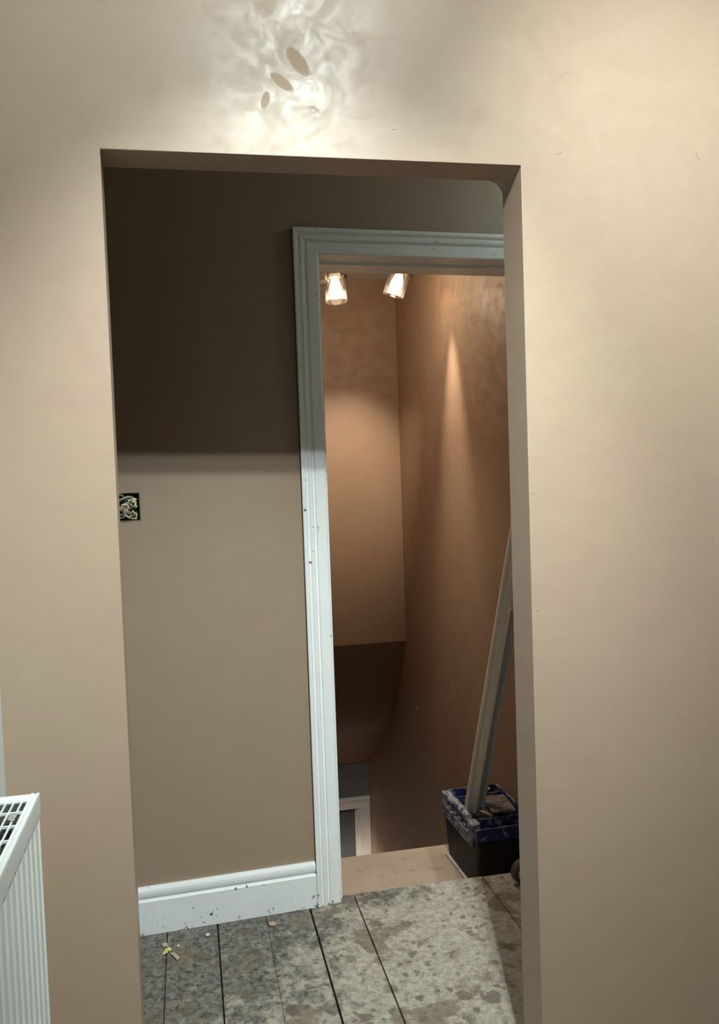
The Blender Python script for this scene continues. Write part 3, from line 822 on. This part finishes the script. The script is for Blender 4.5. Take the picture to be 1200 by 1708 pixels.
# moulded base lip, dusty
boxes('base_lip', [(-bxw - 0.002, -bxw + 0.012, -bxl + 0.02, bxl - 0.032, 0.0, 0.010), (bxw - 0.010, bxw, -bxl + 0.02, bxl - 0.032, 0.0, 0.010), (-bxw + 0.012, bxw - 0.010, -bxl + 0.02, -bxl + 0.036, 0, 0.010), (-bxw + 0.012, bxw - 0.010, bxl - 0.045, bxl - 0.032, 0, 0.010)],
      M['lip'], tb, bevel=0.003)
# upper tray ring (blue), split round the sides
rim = tub('upper_tray', [(bxw - 0.001, bxl - 0.001, 0.196), (bxw, bxl, 0.200), (bxw + 0.001, bxl, bxh - 0.010), (bxw + 0.003, bxl + 0.002, bxh)], 0.006, M['box_blue'], tb)
box('tray_divider', -bxw + 0.007, bxw - 0.007, -0.097, -0.093, 0.18, bxh - 0.004, M['box_blue'], rim, bevel=0.001)
box('tray_divider', -bxw + 0.018, -bxw + 0.022, -0.0925, 0.15, 0.18, bxh - 0.012, M['box_blue'], rim, bevel=0.001)
box('tray_divider', -bxw + 0.0225, bxw - 0.007, 0.122, 0.126, 0.18, bxh - 0.008, M['box_blue'], rim, bevel=0.001)
# side grip roll between two lugs on the left rim
tube('side_grip', [(-bxw + 0.008, -0.085, bxh + 0.002), (-bxw + 0.008, -0.03, bxh + 0.007), (-bxw + 0.008, 0.04, bxh + 0.007), (-bxw + 0.008, 0.095, bxh + 0.002)], 0.0145, M['box_grey'], tb, n=16)
for yk in (-0.13, 0.135):
    V, F = boxvf(-bxw - 0.008, -bxw + 0.026, yk - 0.024, yk + 0.024, bxh - 0.07, bxh + 0.010)
    o = mesh('corner_lug', V, F, M['box_grey'], tb); bev(o, 0.006, 3)
# ribbed dusty side skirt under the grip
for k in range(3):
    o = box('side_rib', -bxw - 0.0075 + 0.0008 * k, -bxw + 0.002, -0.150 + 0.004 * k, 0.150 - 0.004 * k, 0.186 + 0.017 * (2 - k) - 0.022, 0.186 + 0.017 * (2 - k) - 0.010, M['box_grey'], tb, bevel=0.003)
for k, yk in enumerate((-0.07, -0.02, 0.03, 0.08)):
    box('rib_tooth', -bxw - 0.009, -bxw + 0.001, yk - 0.014, yk + 0.010, 0.216, 0.224, M['box_lid'], tb, bevel=0.002)
# front corner posts
for sx in (-1, 1):
    o = box('corner_post', sx * (bxw - 0.008) - 0.010, sx * (bxw - 0.008) + 0.010, -bxl - 0.004, -bxl + 0.012, 0.194, bxh + 0.001, M['box_blue'], rim, bevel=0.004)
# dusty tray lid lying in the right of the box
ld_ = empty('organiser_lid', (0.055, 0.02, 0.232), 0, tb) if False else None
lid = boxes('organiser_lid', [(-0.046, 0.046, -0.062, 0.062, 0, 0.008)] + [(-0.040, 0.040, -0.055 + 0.022 * k, -0.045 + 0.022 * k, 0.008, 0.0095) for k in range(6)], M['box_lid'], tb, bevel=0.0015)
lid.location = (0.060, 0.03, 0.226); lid.rotation_euler = (0.05, 0.0, -0.08)
# things in the tray
def offcut(name, loc, size, rz, label, rx=0.0):
    v, f = boxvf(-size[0] / 2, size[0] / 2, -size[1] / 2, size[1] / 2, 0, size[2])
    v = [(x + (0.003 if (i % 3 == 0) else 0), y_ + (0.002 if i % 2 else -0.001), z) for i, (x, y_, z) in enumerate(v)]
    o = mesh(name, v, f, M['offcut'], None, loc=loc, rot=(rx, 0, rz)); bev(o, 0.0008, 1)
    return tag(o, label, 'wood scrap', 'wood scraps in the toolbox')
offcut('wood_offcut', (1.03, 1.095, 0.005), (0.050, 0.018, 0.008), 0.15, 'orange wood scrap lying in the front tray of the toolbox')
offcut('wood_offcut', (1.058, 1.232, 0.022), (0.014, 0.060, 0.006), 0.45, 'orange wood scrap beside the straight edges in the toolbox')
offcut('wood_offcut', (1.115, 1.392, 0.055), (0.014, 0.052, 0.006), 0.5, 'pale wood strip at the back corner of the toolbox', 0.1)
# straight edges leaning from the toolbox to the right wall
def straightedge(name, p0, p1, wdt, dep, mat, label, face):
    p0, p1 = Vector(p0), Vector(p1); ax = (p1 - p0); L = ax.length; ax.normalize()
    f = Vector(face); s = f.cross(ax).normalized(); f = ax.cross(s)
    root = empty(name, p0)
    root.rotation_euler = Matrix((s, f, ax)).transposed().to_euler()
    tag(root, label, 'straight edge', 'straight edges in the toolbox')
    h, d = wdt / 2, dep
    # H section: a web between two lips, grooved on both faces
    sec = [(-h, -d / 2), (-h * 0.5, -d / 2), (-h * 0.38, -d * 0.12), (h * 0.38, -d * 0.12), (h * 0.5, -d / 2), (h, -d / 2), (h, d / 2), (h * 0.5, d / 2), (h * 0.38, d * 0.12), (-h * 0.38, d * 0.12), (-h * 0.5, d / 2), (-h, d / 2)]
    o = extrude('bar', sec, 0.0, L, 'z', mat, root)
    bev(o, 0.0008, 1)
    o = extrude('end_cap', [(a * 1.02, b * 1.02) for a, b in sec], -0.004, 0.0, 'z', M['box_lid'], root)
    return root
straightedge('straight_edge', (1.003, 1.261, 0.028), (1.167, 1.125, 1.14), 0.043, 0.024, M['alu'], 'tan aluminium straight edge leaning furthest left in the toolbox', (-0.25, -1, 0))
straightedge('straight_edge', (1.053, 1.286, 0.026), (1.178, 1.205, 0.80), 0.030, 0.016, M['alu2'], 'shorter grey straight edge behind the tan one in the toolbox', (-0.1, -1, 0))

# ------------------------------------------------------------------ small things
rl = empty('tape_roll', (1.001, 0.785, 0.0), 0.15)
tag(rl, 'dark brown roll standing on the floor edge half behind the right jamb', 'tape roll')
ro, ri, wd = 0.037, 0.024, 0.028
lathe('tape', [(ri + 0.003, -wd / 2), (ro - 0.002, -wd / 2), (ro, -wd / 2 + 0.002), (ro, wd / 2 - 0.002), (ro - 0.002, wd / 2), (ri + 0.003, wd / 2)], M['roll'], rl, n=40, loc=(0, 0, ro), rot=(PI / 2, 0, 0), close=True)
lathe('cardboard_core', [(ri, -wd / 2 - 0.001), (ri + 0.0028, -wd / 2 - 0.001), (ri + 0.0028, wd / 2 + 0.001), (ri, wd / 2 + 0.001)], M['roll_core'], rl, n=40, loc=(0, 0, ro), rot=(PI / 2, 0, 0), close=True)

tag(crumple('leaf_scrap', M['leaf_yellow'], (-0.112, 0.687, 0.001), (0.020, 0.030), 3, amp=0.9, rz=-0.4), 'crumpled yellow-green leaf scrap on the floorboards', 'leaf', 'dry leaf scraps by the left jamb')
tag(crumple('leaf_scrap', M['leaf_tan'], (-0.089, 0.664, 0.001), (0.014, 0.042), 8, amp=0.5, rz=0.5, curl=0.3), 'curled tan leaf scrap beside the yellow one', 'leaf', 'dry leaf scraps by the left jamb')
tag(crumple('leaf_scrap', M['leaf_tan'], (-0.117, 0.722, 0.001), (0.016, 0.022), 12, amp=0.4, rz=0.2), 'small grey leaf scrap behind the yellow one', 'leaf', 'dry leaf scraps by the left jamb')
def chip(name, loc, r, mat, label, seed, flat=0.4):
    rn = random.Random(seed)
    bm = bmesh.new(); bmesh.ops.create_icosphere(bm, subdivisions=1, radius=r)
    for v in bm.verts:
        v.co *= rn.uniform(0.7, 1.25); v.co.z *= flat
    zm = min(v.co.z for v in bm.verts)
    for v in bm.verts: v.co.z -= zm
    me = bpy.data.meshes.new(name); bm.to_mesh(me); bm.free(); me.materials.append(mat)
    o = bpy.data.objects.new(name, me); o.location = loc; link(o)
    return tag(o, label, 'chip')
chip('wood_chip', (0.194, 0.750, 0.0), 0.013, M['chip_tan'], 'raw tan wood chip on the boards under the skirting', 4, 0.3)
chip('plaster_chip', (-0.080, 0.709, 0.0), 0.0035, M['chip_white'], 'tiny white plaster crumb beside the leaf scraps', 5, 0.8)
chip('plaster_chip', (0.003, 0.742, 0.0), 0.006, M['chip_white'], 'small pale plaster crumb near the skirting and first board gap', 6, 0.5)
# crumbs of swept dirt at the foot of the architrave
rn = random.Random(3); V, F = [], []
for k in range(70):
    x = 0.418 + abs(rn.gauss(0, 0.016)); yv = 0.835 + rn.gauss(0, 0.014)
    if yv > 0.85: continue
    r = rn.uniform(0.002, 0.006); b = len(V)
    V += [(x + r, yv, 0.0002), (x, yv + r, 0.0002), (x - r, yv, 0.0002), (x, yv - r, 0.0002), (x + rn.uniform(-r, r) * .4, yv, r * rn.uniform(0.7, 1.3))]
    F += [(b, b + 1, b + 4), (b + 1, b + 2, b + 4), (b + 2, b + 3, b + 4), (b + 3, b, b + 4), (b + 3, b + 2, b + 1, b)]
tag(mesh('dirt_crumbs', V, F, M['skirt_dust']), 'grey dirt crumbs swept against the foot of the white door surround', 'dirt', kind='stuff')
# bright screw head on the stairwell wall
sc_ = lathe('wall_screw', [(0.0, 0.0025), (0.003, 0.002), (0.0045, 0.0), (0.0045, -0.002), (0.0, -0.002)], M['chip_white'], None, n=16, loc=(SXR - 0.0022, 2.59, 0.019), rot=(0, -PI / 2, 0))
tag(sc_, 'small bright screw head in the dark stairwell wall', 'screw')
